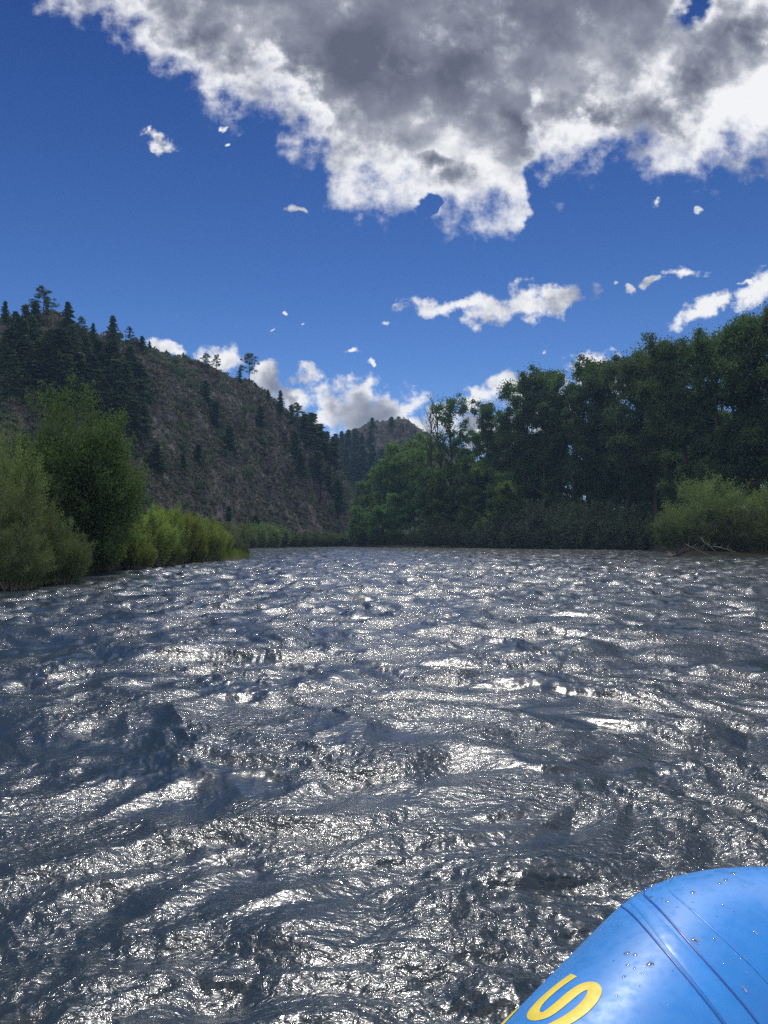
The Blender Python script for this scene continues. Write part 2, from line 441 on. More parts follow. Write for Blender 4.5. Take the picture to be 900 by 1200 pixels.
def bush(H, W, D, seed, nst=60, nleaf=22000, mat='willow_grey', upright=.6, leafsize=.09, aspect=.3, wood='deadwood', hollow=0.0, cone=(.5, 2.0), var=(.62, 1.08)):
    """many stemmed willow bush: stems fan out of the base, leafy shoots along and at the end of each"""
    rng = np.random.default_rng(seed)
    wd = []; C_, D_ = [], []
    per = nleaf // (nst * 7)
    for k in range(nst):
        an = rng.uniform(0, 2 * math.pi); rr = math.sqrt(rng.random())
        b = np.array([math.cos(an) * W * .22 * rr, math.sin(an) * D * .22 * rr, 0])
        hh = H * (1 - cone[0] * rr ** cone[1]) * rng.uniform(*var)
        tip = np.array([math.cos(an) * W * .5 * rr ** .8 * rng.uniform(.75, 1.1), math.sin(an) * D * .5 * rr ** .8 * rng.uniform(.75, 1.1), hh])
        lp = bent_path(b, tip, 6, .025 * H, rng); wd.append(tube(lp, np.linspace(.022, .006, 6) * (H / 3) ** .5, 4))
        for s in range(7):
            q = rng.uniform(.25 + hollow, 1) if s else 1.0
            p0 = np.array([np.interp(q, np.linspace(0, 1, 6), lp[:, i]) for i in range(3)])
            dd = rnd_dirs(1, rng)[0] * (1 - upright) + np.array([(tip[0]) / W * .7, tip[1] / D * .7, upright])
            dd /= np.linalg.norm(dd); L = H * rng.uniform(.13, .3)
            p1 = p0 + dd * L; wd.append(tube(np.array([p0, p1]), [.007, .003], 3))
            t = rng.uniform(-.25, 1.05, per)[:, None]
            C_.append(p0 + (p1 - p0) * t + rng.normal(size=(per, 3)) * .05 * H * (.35 + .65 * (1 - np.abs(t))))
            D_.append(np.tile(dd, (per, 1)) * (1.2 * upright + .2) + rnd_dirs(per, rng) * .9)
    c = np.concatenate(C_); d = np.concatenate(D_); k = c[:, 2] > .05; c, d = c[k], d[k]
    v, f = leaves(c, d, rng.uniform(.6, 1.3, len(c)) * leafsize, aspect, rng)
    wv, wf = merge(wd)
    return [('stems', build_mesh('stems', wv, wf, M[wood], True)), ('foliage', build_mesh('foliage', v, f, M[mat]))]

def recolour(proto, mat):
    out = []
    for n, me in proto:
        if n in ('crown', 'foliage'):
            me = me.copy(); me.materials[0] = M[mat]
        out.append((n, me))
    return out

def plant(proto, name, x, y, z, scale, rot=None, label=None, cat='tree', group=None, lean=0):
    root = bpy.data.objects.new(name, None); C.objects.link(root)
    root.empty_display_size = .3
    root.location = (x, y, z)
    root.scale = scale if isinstance(scale, tuple) else (scale,) * 3
    root.rotation_euler = (0, lean, random.uniform(0, 6.28) if rot is None else rot)
    root['category'] = cat
    if label: root['label'] = label
    if group: root['group'] = group
    for n, me in proto: link(n, me, root)
    return root

ORD = 'first second third fourth fifth sixth seventh eighth ninth tenth eleventh twelfth thirteenth fourteenth fifteenth sixteenth seventeenth eighteenth nineteenth twentieth'.split()
def ordinal(i):
    if i < 20: return ORD[i]
    t = {2: 'twenty', 3: 'thirty', 4: 'forty'}[(i + 1) // 10]
    r = (i + 1) % 10
    return t + '-' + ORD[r - 1] if r else {'thirty': 'thirtieth', 'forty': 'fortieth', 'twenty': 'twentieth'}[t]

def label_row(objs, desc, group):
    objs = sorted(objs, key=lambda o: o.location.x / o.location.y)
    for i, o in enumerate(objs):
        o['group'] = group
        if 'label' not in o: o['label'] = desc % ordinal(i)

# ---- prototypes
P_con = [conifer(8, 5.6, 1, 8000), conifer(8, 4.6, 2, 7000, ragged=.45), conifer(8, 6.6, 3, 8000, ragged=.6, base=.03)]
P_pine = [pine(8, 5.5, 4), pine(8, 5.0, 5, base=.28), pine(8, 6.2, 6, base=.3)]
P_cot = [cottonwood(22, 9.0, 20 + i, nl=17 + i, nleaf=32000, dense=1.0, leafsize=.25) for i in range(4)]
P_cotlight = [cottonwood(15, 6.5, 40 + i, nl=14, nleaf=15000, mat='cotton_light', leafsize=.26, trunks=2) for i in range(3)]
P_alder = bush(6.5, 5.6, 5.2, 61, 75, 105000, 'alder', .5, .12, .5, 'bark', cone=(.72, 1.15), var=(.6, 1.05))
P_wgrey = [bush(3, 3.4, 3.0, 70 + i, 50, 36000, 'willow_grey', .55, .085, .34, var=(.5, 1.15)) for i in range(2)]
P_wbright = [bush(2.2, 3.2, 2.6, 80 + i, 90, 36000, 'willow_bright', .85, .10, .24, var=(.82, 1.12)) for i in range(2)]
P_shrub = [bush(4, 6.5, 5, 90 + i, 60, 15000, 'shrub_dark', .3, .22, .5) for i in range(3)]
P_green = [recolour(P_shrub[i], 'willow_green') for i in range(3)]
P_far = [recolour(p, 'willow_grey') for p in P_shrub]

# ---- conifers on the left hill
def on_hill(hill, px, base_py, top_py, proto, name, ph=8.0, w=1.0, **kw):
    d = hill.hit(px, base_py)
    x = ray(px, 600)[0] * d
    z = float(hill.z(np.array([x]), np.array([d]))[0])
    H = (CAMZ + ray(px, top_py)[1] * d) - z
    s = max(.1, H / ph)
    return plant(proto, name, x, d, z - .1, (s * w, s * w, s), **kw)

sky = []   # along the crest
for px, b, t, k, w, lab in [
    (2, 380, 352, 'c1', 1.1, None), (14, 390, 364, 'c0', 1.2, None), (26, 388, 356, 'c2', 1.1, None), (37, 384, 352, 'c0', 1.1, None),
    (49, 378, 338, 'p0', .9, 'tallest round-topped pine standing on the hill crest at far left'),
    (76, 392, 353, 'c0', .95, 'pointed dark fir on the crest just right of the tall round-topped pine'),
    (91, 398, 371, 'p1', .8, None), (106, 400, 378, 'c1', .9, None),
    (129, 402, 369, 'c0', .95, 'lone pointed spruce on the crest with clear sky on both sides'),
    (150, 408, 383, 'p1', .9, None), (164, 408, 393, 'c0', 1.0, None), (173, 411, 399, 'c1', 1.1, None),
    (240, 436, 414, 'p2', .85, 'small bushy pine on the crest against a white cloud'), (252, 438, 416, 'p0', .7, 'thin see-through pine beside the bushy one on the crest'),
    (290, 450, 414, 'p2', .8, 'spreading open pine alone on the crest before a white cloud'),
    (280, 447, 430, 'c2', 1.0, None), (313, 470, 456, 'c1', 1.1, None), (328, 486, 457, 'c1', .95, None),
    (341, 499, 474, 'c2', 1.2, None), (349, 508, 473, 'p1', 1.0, None), (357, 516, 484, 'c2', 1.5, None), (365, 524, 483, 'c2', 1.5, None),
    (374, 530, 496, 'c0', 1.6, None), (382, 538, 505, 'c2', 1.5, None), (391, 550, 513, 'c2', 1.6, None)]:
    pr = {'c': P_con, 'p': P_pine}[k[0]][int(k[1])]
    o = on_hill(hillL, px, b, t, pr, 'pine_tree' if k[0] == 'p' else 'fir_tree', w=w)
    if lab: o['label'] = lab
    sky.append(o)
label_row(sky, 'dark conifer rooted on the hill crest, %s tree from the left along the skyline', 'conifers along the hill crest')
slope = []
for px, b, t, k in [(8, 440, 385, 0), (20, 430, 372, 2), (33, 425, 370, 1), (30, 455, 400, 0), (42, 452, 398, 2), (12, 470, 415, 1), (55, 430, 385, 2), (68, 440, 385, 0),
                    (80, 432, 380, 1), (62, 462, 410, 2), (75, 475, 415, 0), (90, 470, 412, 2), (97, 440, 392, 1), (105, 475, 415, 0), (112, 440, 398, 2), (118, 490, 440, 1),
                    (128, 455, 398, 0), (133, 470, 420, 2), (144, 478, 425, 0), (150, 450, 405, 1), (140, 495, 445, 2), (160, 470, 425, 0), (155, 515, 468, 2), (166, 512, 475, 1),
                    (182, 553, 520, 0), (176, 552, 535, 2), (240, 470, 445, 1), (252, 500, 470, 2), (268, 528, 497, 0), (232, 545, 520, 2), (214, 552, 530, 1),
                    (305, 500, 475, 2), (345, 540, 505, 1), (268, 610, 592, 2), (300, 625, 603, 0), (352, 560, 530, 0), (372, 560, 528, 2), (385, 580, 545, 1), (396, 600, 560, 0)]:
    slope.append(on_hill(hillL, px, b, t, P_con[k], 'fir_tree', w=random.uniform(1.15, 1.7)))
label_row(slope, 'dark conifer growing on the hillside below the crest, %s from the left on the slope', 'conifers on the slope of the hill')

far = []
for px, b, t, k in [(393, 535, 508, 0), (400, 530, 505, 1), (408, 530, 503, 2), (416, 530, 502, 0), (424, 525, 507, 1), (434, 520, 504, 2), (405, 560, 525, 1), (415, 570, 530, 0), (425, 560, 520, 2),
                    (436, 555, 520, 1), (442, 580, 540, 0), (430, 590, 555, 2), (448, 560, 525, 1), (455, 590, 550, 2), (420, 600, 565, 1), (462, 545, 518, 0)]:
    far.append(on_hill(hillB, px, b, t, recolour(P_con[k], 'needles_far') if 0 else P_con[k], 'fir_tree', w=1.3))
label_row(far, 'small dark conifer on the farther rocky hill, %s from the left', 'conifers on the farther hill')
for px, b, t, lab in [(436, 498, 489, 'tiny round juniper on the left shoulder of the rocky summit'), (459, 497, 488, 'tiny round juniper on the right side of the rocky summit')]:
    on_hill(hillB, px, b + 4, t, P_con[2], 'juniper_tree', w=1.9, label=lab, group='junipers on the rocky summit')

# ---- riverside trees
def stand(px, top_py, dist, proto, name, ph, w=1.0, z=.4, **kw):
    x, y, zt = at(px, top_py, dist)
    s = (zt - z) / ph
    return plant(proto, name, x, y, z - .1, (s * w, s * w, s), **kw)

cots = []
for px, t, d, k, w in [(566, 497, 124, 0, .7), (583, 466, 120, 1, .75), (592, 500, 112, 3, .8), (606, 438, 116, 2, .72), (622, 428, 112, 0, .8), (640, 450, 108, 3, .85), (655, 428, 112, 1, .75),
                       (672, 440, 104, 2, .9), (688, 416, 106, 0, .85), (706, 425, 100, 3, .9), (720, 416, 104, 1, .85), (735, 425, 94, 2, .9), (748, 403, 96, 0, .85), (768, 408, 90, 1, .9),
                       (784, 388, 92, 3, .85), (803, 386, 86, 2, .85), (822, 384, 90, 0, .8), (836, 392, 80, 1, .85), (857, 371, 80, 2, .85), (878, 365, 76, 3, .85),
                       (902, 350, 72, 0, .85), (925, 340, 70, 1, .9), (955, 350, 66, 2, .9), (990, 330, 66, 3, .9), (1040, 320, 70, 1, 1), (1090, 330, 66, 0, .9), (1150, 300, 64, 2, .95), (1215, 310, 60, 3, .9), (1290, 280, 58, 1, 1), (1380, 290, 54, 0, .95), (1480, 270, 52, 2, 1)]:
    d = d + 19 if px < 760 else d + 14 if px < 790 else d + 4
    cots.append(stand(px, t, d, P_cot[k], 'cottonwood_tree', 22.3, w))
label_row(cots, 'tall dark cottonwood in the right-bank grove, %s treetop counted from the left', 'tall cottonwoods on the right bank')
back = []
for px, t, d, k in [(600, 500, 135, 1), (630, 505, 132, 2), (662, 500, 128, 0), (700, 495, 122, 3), (735, 490, 118, 1), (775, 485, 112, 2), (812, 480, 106, 0), (850, 470, 100, 3), (890, 465, 94, 1)]:
    back.append(stand(px, t, d + 18, P_cot[k], 'cottonwood_tree', 22.3, 1.25))
label_row(back, 'shaded shorter cottonwood deep inside the right-bank grove, %s from the left', 'shorter cottonwoods inside the grove')
mid = []
for px, t, d, k, w in [(418, 590, 152, 0, 1), (412, 612, 150, 2, 1.2), (432, 560, 160, 1, .9), (447, 548, 158, 2, .9), (462, 530, 156, 0, .9), (473, 515, 160, 1, .8), (487, 522, 152, 2, .9),
                       (500, 545, 148, 0, 1), (497, 508, 165, 2, .8), (545, 520, 146, 1, .9), (558, 528, 140, 0, .9), (572, 540, 136, 2, 1), (586, 550, 128, 1, 1), (530, 545, 143, 2, 1), (515, 560, 142, 0, 1.1),
                       (545, 570, 136, 2, 1.1), (470, 575, 148, 1, 1.2), (440, 590, 150, 0, 1.2), (600, 560, 122, 0, 1.1)]:
    mid.append(stand(px, t, d, P_cotlight[k], 'cottonwood_tree', 15.2, w))
label_row(mid, 'mid green young cottonwood at the river bend, %s from the left of its clump', 'young cottonwoods at the river bend')
P_tall = cottonwood(22, 8.0, 55, nl=16, nleaf=13000, base=.2, leafsize=.26, dense=1, trunks=1, top_bias=.3)
stand(527, 460, 147, P_tall, 'cottonwood_tree', 22.3, .9, rot=.8, label='tall slender cottonwood with see-through crown rising above the river bend', lean=.05)
v, f = snag(22, 6)
for px, t, d, s, r, lab in [(512, 470, 148, 1, 0.3, 'tall bare dead tree close beside the slender cottonwood'), (505, 482, 150, 1, 2.0, 'shorter bare dead tree left of the tall dead one')]:
    x, y, zt = at(px, t, d)
    o = link('dead_tree', build_mesh('dead_tree', v, f, M['bark'], True), label=lab, category='dead tree', group='dead trees at the river bend')
    sc_ = (zt - .4) / 22; o.location = (x, y, .3); o.scale = (sc_,) * 3; o.rotation_euler = (0, 0, r)

# ---- left bank
plant(P_alder, 'alder_tree', *at(86, 664, 31)[:2], .3, (.88, .9, 1.2), 0.4, 'leafy dark green many-stemmed tree on the left bank behind the grey willows')
def bushes(rows, protos, ph, name, desc, group, cat='bush', z=.15):
    out = []
    for px, t, d, k, w in rows:
        out.append(stand(px, t, d, protos[k], name, ph, w, z=z, cat=cat))
    label_row(out, desc, group); return out
bushes([(-60, 520, 22, 0, .75), (-25, 560, 20.5, 1, .85), (5, 565, 21.5, 0, .85), (38, 585, 22, 1, .9), (66, 600, 23, 0, .9), (84, 628, 24, 1, .9), (-100, 540, 20, 0, 1), (20, 610, 19.9, 1, 1)],
       P_wgrey, 3.25, 'willow_bush', 'dull grey green willow bush at the near left bank, %s from the left', 'grey green willows on the near left bank')
bushes([(-30, 500, 27, 0, .7), (6, 510, 26, 1, .6), (22, 540, 27, 0, .6)], [recolour(p, 'willow_green') for p in P_wgrey], 3.25, 'willow_bush',
       'fresh green willow rising behind the grey bushes, %s from the left edge', 'fresh green willows at the left edge')
bushes([(140, 607, 34.5, 0, .85), (155, 612, 36, 1, .9), (172, 597, 37.5, 0, .9), (188, 600, 40, 1, .9), (203, 597, 42, 0, .95), (218, 605, 45, 1, 1), (232, 608, 47, 0, 1), (245, 615, 50, 1, 1), (256, 620, 53, 0, 1),
        (160, 632, 34.2, 1, 1.1), (195, 630, 39.5, 0, 1.2), (228, 634, 45, 1, 1.1), (125, 625, 33, 1, .9)], P_wbright, 2.42, 'willow_bush',
       'bright yellow green willow thicket at the water, %s bush from the left', 'bright willows along the left bank')
bushes([(268, 624, 56, 0, .8), (278, 628, 56.5, 1, .8), (286, 634, 56, 0, .8)], P_wgrey, 3.25, 'willow_bush',
       'small pale willow tapering off the end of the bright thicket, %s from the left', 'pale willows at the thicket end')
bushes([(302, 612, 128, 0, .7), (315, 611, 132, 1, .8), (328, 613, 136, 2, .7), (236, 605, 100, 1, .8), (262, 608, 110, 2, .8), (284, 612, 120, 0, .8)], P_green, 4.3, 'willow_bush',
       'green willow clump far back under the hill foot, %s from the left', 'green willows below the hill')
bushes([(342, 622, 142, 0, .9), (356, 621, 146, 1, .9), (370, 620, 150, 2, .9), (384, 622, 154, 0, .9), (396, 624, 156, 1, .9), (402, 628, 157, 2, .9), (292, 624, 118, 2, .8)], P_far, 4.3, 'willow_bush',
       'low pale willow lining the far bank below the hill, %s from the left', 'low willows on the far bank')
# ---- right bank shrubs
bushes([(408, 622, 158, 0, .9), (428, 618, 156, 1, .9), (446, 616, 152, 2, .9), (464, 618, 149, 0, .8), (482, 621, 146, 1, .8), (500, 610, 141, 2, .9), (512, 608, 140, 1, .9), (526, 609, 139, 0, .9), (540, 612, 136, 1, .9), (560, 612, 132, 2, .9),
        (578, 603, 128, 0, .9), (596, 594, 125, 1, .9), (616, 586, 122, 2, .8), (634, 584, 119, 0, .8), (652, 590, 117, 1, .8), (670, 584, 114, 2, .8), (690, 588, 112, 0, .8), (708, 584, 110, 1, .8), (726, 590, 109, 2, .8),
        (744, 588, 108, 0, .8), (762, 585, 107, 1, .8), (780, 592, 104, 2, .8), (604, 612, 121, 2, 1), (640, 610, 117, 1, 1), (676, 612, 112, 0, 1), (712, 612, 109, 2, 1), (748, 614, 107, 1, 1)],
       P_shrub, 4.3, 'riverside_shrub', 'dusky shrub in the row under the cottonwoods, %s from the left', 'dusky shrubs along the far bank', 'shrub')
P_point = bush(4.2, 6.4, 5, 97, 110, 60000, 'willow_grey', .35, .11, .4, hollow=.15)
P_point2 = bush(4.2, 6.0, 5, 98, 90, 45000, 'willow_green', .45, .11, .35, hollow=.1)
stand(832, 557, 61, P_point2, 'willow_bush', 4.5, .85, label='large domed willow bush on the right point, above the fallen branches', cat='bush', group='willows on the right point')
stand(806, 590, 59.5, P_point, 'willow_bush', 4.5, .95, label='lower spreading willow at the left tip of the right point', cat='bush', group='willows on the right point')
stand(858, 588, 59, P_point, 'willow_bush', 4.5, 1, label='mid-height willow between the domed bush and the frame edge bushes', cat='bush', group='willows on the right point')
stand(893, 572, 60, P_point2, 'willow_bush', 4.5, .9, label='yellowish willow at the right edge beyond the domed bush', cat='bush', group='willows on the right point')
stand(935, 560, 60, P_point2, 'willow_bush', 4.5, 1, label='willow bush just past the right edge of the point', cat='bush', group='willows on the right point')
stand(885, 610, 57.5, P_point, 'willow_bush', 4.5, 1.2, label='low shaded willow at the water below the yellowish bush', cat='bush', group='willows on the right point')

bushes([(990, 585, 58, 0, 1), (1060, 580, 55, 1, 1), (1130, 590, 50, 2, 1), (1210, 575, 47, 0, 1), (1300, 580, 43, 1, 1), (1400, 570, 40, 2, 1)], P_shrub, 4.3, 'riverside_shrub',
       'dusky shrub on the right bank past the point, %s from the willows', 'shrubs beyond the right point', 'shrub')
# driftwood at the point
rng = np.random.default_rng(5)
for i, (a, b, r, lab) in enumerate([((836, 640), (862, 647), .035, 'bleached driftwood limb lying flat in front of the domed willow'),
                               ((804, 637), (829, 650), .025, 'thin grey dead branch slanting into the water at the point'),
                               ((822, 630), (838, 646), .025, 'forked dead branch leaning under the domed willow')]):
    p0 = np.array(at(a[0], a[1], 56.0)); p1 = np.array(at(b[0], b[1], 55.2))
    pth = bent_path(p0, p1, 8, .03, rng); ps = [tube(pth, np.linspace(r, r * .5, 8), 6)]
    for q in (2, 4, 5, 6):
        ps.append(tube(bent_path(pth[q], pth[q] + np.array([rng.uniform(-.6, .6), rng.uniform(-.3, .1), rng.uniform(.1, .5)]), 4, .02, rng), np.linspace(r * .5, .008, 4), 4))
    v, f = merge(ps); link('driftwood_branch', build_mesh('driftwood_branch', v, f, M['pale_wood'], True), label=lab, category='branch', group='dead branches at the right point')

# grass and sedge along the banks
def grass(n, pts, name, label, hgt, seed):
    rng = np.random.default_rng(seed)
    pts = np.array(pts, float); seg = rng.integers(0, len(pts) - 1, n); t = rng.random(n)[:, None]
    p = pts[seg] * (1 - t) + pts[seg + 1] * t + rng.normal(size=(n, 2)) * np.array([.7, .5])
    k = (river_sd(p[:, 0], p[:, 1]) < .35); p = p[k]; n = len(p)
    z = np.maximum(ground_z(p[:, 0], p[:, 1]), -.02)
    h = rng.uniform(*hgt, n) * (1 + .5 * perlin(p[:, 0], p[:, 1], 9))
    d = np.stack([rng.normal(size=n) * .25, rng.normal(size=n) * .25, np.ones(n)], -1)
    c = np.stack([p[:, 0], p[:, 1], z], -1) + d * h[:, None] * .5
    v, f = leaves(c, d, h, .045, rng)
    link(name, build_mesh(name, v, f, M['grass']), label=label, category='grass', kind='stuff')
grass(26000, LBANK[2:9], 'bank_grass', 'sedge and grass fringing the water under the left bank willows', (.2, .5), 3)
grass(9000, LBANK[8:], 'bank_grass', 'grass fringe at the foot of the far willows', (.3, .7), 4)

# ------------------------------------------------------------------ river surface
def river_height(x, y):
    d = np.hypot(x, y)
    wx = x + .55 * perlin(x / 2.4, y / 2.4, 41) + .16 * perlin(x / .75, y / .75, 43)
    wy = y + .55 * perlin(x / 2.4 + 9, y / 2.4, 42) + .16 * perlin(x / .75, y / .75 + 7, 44)
    calm = np.clip(river_sd(x, y) / 3.0, .12, 1)
    # broad swells and boils
    h = .060 * perlin(wx / 2.3, wy / 2.1, 1)
    # sharp crested patches and rounded humps with creases between them
    m = np.clip(.45 + .9 * perlin(x / 3.7, y / 3.1, 50), 0, 1)
    r1 = 1 - 2 * np.abs(perlin(wx / 1.15, wy / .9, 2))
    b1 = 2 * np.abs(perlin(wx / .95 + 4, wy / .95, 3)) - .5
    h += .050 * (1 + .35 * np.clip((d - 5) / 8, 0, 1)) * (m * r1 + (1 - m) * b1 * 1.25)
    wx2 = wx + 1.5 * h; wy2 = wy + 2.2 * h
    r2 = 1 - 2 * np.abs(perlin(wx2 / .50, wy2 / .36, 4))
    b2 = 2 * np.abs(perlin(wx2 / .36 + 5, wy2 / .36, 14)) - .5
    h += .027 * r2 * (.25 + m) + .022 * b2 * (1.2 - m)
    # fine ripples wrap round the humps; some patches are nearly smooth
    k = np.clip(.55 + 1.3 * perlin(x / .9 + 3, y / .8, 51), .28, 1.4)
    r3 = 1 - 2 * np.abs(perlin(wx2 / .17, wy2 / .12, 5))
    h += .0075 * r3 * k
    f4 = np.clip(1.6 - d / 18, 0, 1)
    h += .0050 * f4 * k * (1 - 2 * np.abs(perlin(wx2 / .075, wy2 / .055, 6)))
    h += .0016 * f4 * k * perlin(wx2 / .034, wy2 / .027, 7)
    # the riffle further down is choppier
    q = np.clip((d - 4) / 26, 0, 1)
    h += q * (.10 * (1 - 2 * np.abs(perlin(wx / 1.9, wy / 1.7, 8))) + .07 * (1 - 2 * np.abs(perlin(wx / .9, wy / 1.0, 9))))
    return h * calm

rs = [0.25]
while rs[-1] < 175: rs.append(rs[-1] * (1.0062 if rs[-1] > 1.5 else 1.03))
rs = np.array(rs + [200, 260])
azd = np.concatenate([np.linspace(-180, -42, 140, endpoint=False), np.linspace(-42, 42, 980), np.linspace(42, 180, 140)[1:]])
R, A, F = polar_grid(rs, np.radians(azd))
X, Y = R * np.sin(A), R * np.cos(A)
Z = river_height(X, Y) - np.clip((R - 176) * .02, 0, .5)
vv = np.stack([X, Y, Z], -1).reshape(-1, 3)
# bare rock shows where the hill is steepest
nt = M['hill'].node_tree; p = [n for n in nt.nodes if n.type == 'BSDF_PRINCIPLED'][0]; src = p.inputs['Base Color'].links[0].from_socket
geo = N(nt, 'ShaderNodeNewGeometry'); sp = N(nt, 'ShaderNodeSeparateXYZ'); nt.links.new(geo.outputs['True Normal'], sp.inputs[0])
rn = N(nt, 'ShaderNodeTexNoise', i_Scale=.9, i_Detail=8.0); nt.links.new(geo.outputs['Position'], rn.inputs['Vector'])
rk = mixcol(nt, maprange(nt, rn.outputs[0], .35, .65), (.026, .025, .025), (.12, .108, .104))
nt.links.new(mixcol(nt, maprange(nt, sp.outputs[2], .72, .52), src, rk), p.inputs['Base Color'])
m, nt, out = mat_new('river_water')
geo = N(nt, 'ShaderNodeNewGeometry')
mp = N(nt, 'ShaderNodeMapping'); mp.inputs['Scale'].default_value = (1, 1.5, 1)
nt.links.new(geo.outputs['Position'], mp.inputs[0])
n1 = N(nt, 'ShaderNodeTexNoise', i_Scale=22.0, i_Detail=3.0, i_Roughness=.6, i_Distortion=.6); nt.links.new(mp.outputs[0], n1.inputs['Vector'])
n2 = N(nt, 'ShaderNodeTexNoise', i_Scale=5.0, i_Detail=3.0, i_Roughness=.55, i_Distortion=.4); nt.links.new(mp.outputs[0], n2.inputs['Vector'])
n3 = N(nt, 'ShaderNodeTexNoise', i_Scale=1.1, i_Detail=2.0); nt.links.new(geo.outputs['Position'], n3.inputs['Vector'])
pat = maprange(nt, n3.outputs[0], .35, .62, .25, 1.0)
hh = mathn(nt, 'ADD', mathn(nt, 'MULTIPLY', n1.outputs[0], .015), mathn(nt, 'MULTIPLY', n2.outputs[0], .030))
bp = N(nt, 'ShaderNodeBump', i_Distance=1.0); nt.links.new(hh, bp.inputs['Height']); nt.links.new(pat, bp.inputs['Strength'])
p = N(nt, 'ShaderNodeBsdfPrincipled', i_IOR=1.42)
p.inputs['Specular IOR Level'].default_value = .5
nt.links.new(maprange(nt, n3.outputs[0], .35, .65, .25, .35), p.inputs['Roughness'])
p.inputs['Base Color'].default_value = (.013, .024, .034, 1)
p.inputs['Coat Weight'].default_value = .42; p.inputs['Coat IOR'].default_value = 1.45
nt.links.new(maprange(nt, n3.outputs[0], .35, .65, .04, .11), p.inputs['Coat Roughness']); nt.links.new(bp.outputs[0], p.inputs['Coat Normal'])
nt.links.new(bp.outputs[0], p.inputs['Normal']); nt.links.new(p.outputs[0], out.inputs[0])
link('river_water', build_mesh('river_water', vv, F, m, True), kind='structure')


# ------------------------------------------------------------------ raft
RT = .25
TH = 0.78144
rd = np.array([math.sin(TH), math.cos(TH)]); rl = np.array([-math.cos(TH), math.sin(TH)])
half = [(f, .6321) for f in np.linspace(-1.1, 1.5425, 110)]
f_, l_ = half[-1]; a_ = 0
while a_ < math.pi / 2:
    a_ += .02 / (.1717 if a_ < .7283 else .7452); f_ += .02 * math.cos(a_); l_ -= .02 * math.sin(a_); half.append((f_, l_))
FE = f_; LM = l_ - .25
half += [(f_, l) for l in np.arange(l_ - .02, LM, -.02)]
stern = [(-1.1 - .4 * math.sin(a), .2321 + .4 * math.cos(a)) for a in np.linspace(0, math.pi / 2, 24)] + [(-1.5, l) for l in np.linspace(.2321, LM, 14)[1:]]
loop = stern[::-1][:-1] + half
loop = loop + [(f, 2 * LM - l) for f, l in loop[::-1]][1:-1]
loop = np.array(loop)
tt = np.clip((loop[:, 0] - .7831) / (FE - .7831), 0, 1)
cz = .26603 + .11185 * tt * tt * (3 - 2 * tt)
cpath = np.column_stack([loop[:, :1] * rd + loop[:, 1:] * rl, cz])
nlp = len(cpath)
tg_ = np.roll(cpath, -1, 0) - np.roll(cpath, 1, 0); tg_ /= np.linalg.norm(tg_, axis=1)[:, None]
pa = np.cross(tg_, [0, 0, 1]); pa /= np.linalg.norm(pa, axis=1)[:, None]; pb = np.cross(pa, tg_)
# arc length, zero at local f = 0 on the left side (start of the visible run)
i0 = int(np.argmin(np.abs(loop[:, 0]) + 10 * (np.abs(loop[:, 1] - .6321) > .01)))
sl = np.concatenate([[0], np.cumsum(np.linalg.norm(np.diff(cpath, axis=0), axis=1))]); sl -= sl[i0]
def on_tube(s_, deg, off=.001):
    c = np.array([np.interp(s_, sl, cpath[:, k]) for k in range(3)]); A_ = np.array([np.interp(s_, sl, pa[:, k]) for k in range(3)]); B_ = np.array([np.interp(s_, sl, pb[:, k]) for k in range(3)])
    A_ /= np.linalg.norm(A_); B_ /= np.linalg.norm(B_); a = math.radians(deg)
    n = math.cos(a) * A_ + math.sin(a) * B_
    return c + n * (RT + off), n
def tube_mat(name, col, rough, coat=.25, bump=.02):
    m, nt, out = mat_new(name)
    geo = N(nt, 'ShaderNodeNewGeometry')
    nz = N(nt, 'ShaderNodeTexNoise', i_Scale=6.0, i_Detail=6.0); nt.links.new(geo.outputs['Position'], nz.inputs['Vector'])
    nf = N(nt, 'ShaderNodeTexNoise', i_Scale=45.0, i_Detail=4.0); nt.links.new(geo.outputs['Position'], nf.inputs['Vector'])
    f = maprange(nt, nz.outputs[0], .35, .65)
    c = mixcol(nt, f, tuple(x * .9 for x in col), tuple(min(1, x * 1.08) for x in col))
    p = N(nt, 'ShaderNodeBsdfPrincipled'); nt.links.new(c, p.inputs['Base Color'])
    nt.links.new(maprange(nt, nf.outputs[0], .3, .7, rough * .75, rough * 1.35), p.inputs['Roughness'])
    p.inputs['Coat Weight'].default_value = coat; p.inputs['Coat Roughness'].default_value = .3
    b = N(nt, 'ShaderNodeBump', i_Strength=.5, i_Distance=bump * .1); nt.links.new(nz.outputs[0], b.inputs['Height']); nt.links.new(b.outputs[0], p.inputs['Normal'])
    nt.links.new(p.outputs[0], out.inputs[0]); return m
M['raft'] = tube_mat('raft_blue', (.022, .215, .62), .45)
M['raft_tape'] = tube_mat('raft_tape', (.023, .22, .63), .5)
M['raft_seam'] = tube_mat('raft_seam', (.010, .085, .36), .45)
M['raft_yellow'] = tube_mat('raft_yellow', (.72, .56, .06), .5, .05)
M['raft_floor'] = tube_mat('raft_floor', (.10, .11, .12), .6, 0)
raft = bpy.data.objects.new('raft', None); C.objects.link(raft); raft.location = (0, 0, 0)
raft['label'] = 'blue inflatable raft with yellow lettering and water drops on its tube'; raft['category'] = 'raft'
sides = 96; th = np.linspace(0, 2 * math.pi, sides, endpoint=False)
nrm = np.cos(th)[None, :, None] * pa[:, None] + np.sin(th)[None, :, None] * pb[:, None]
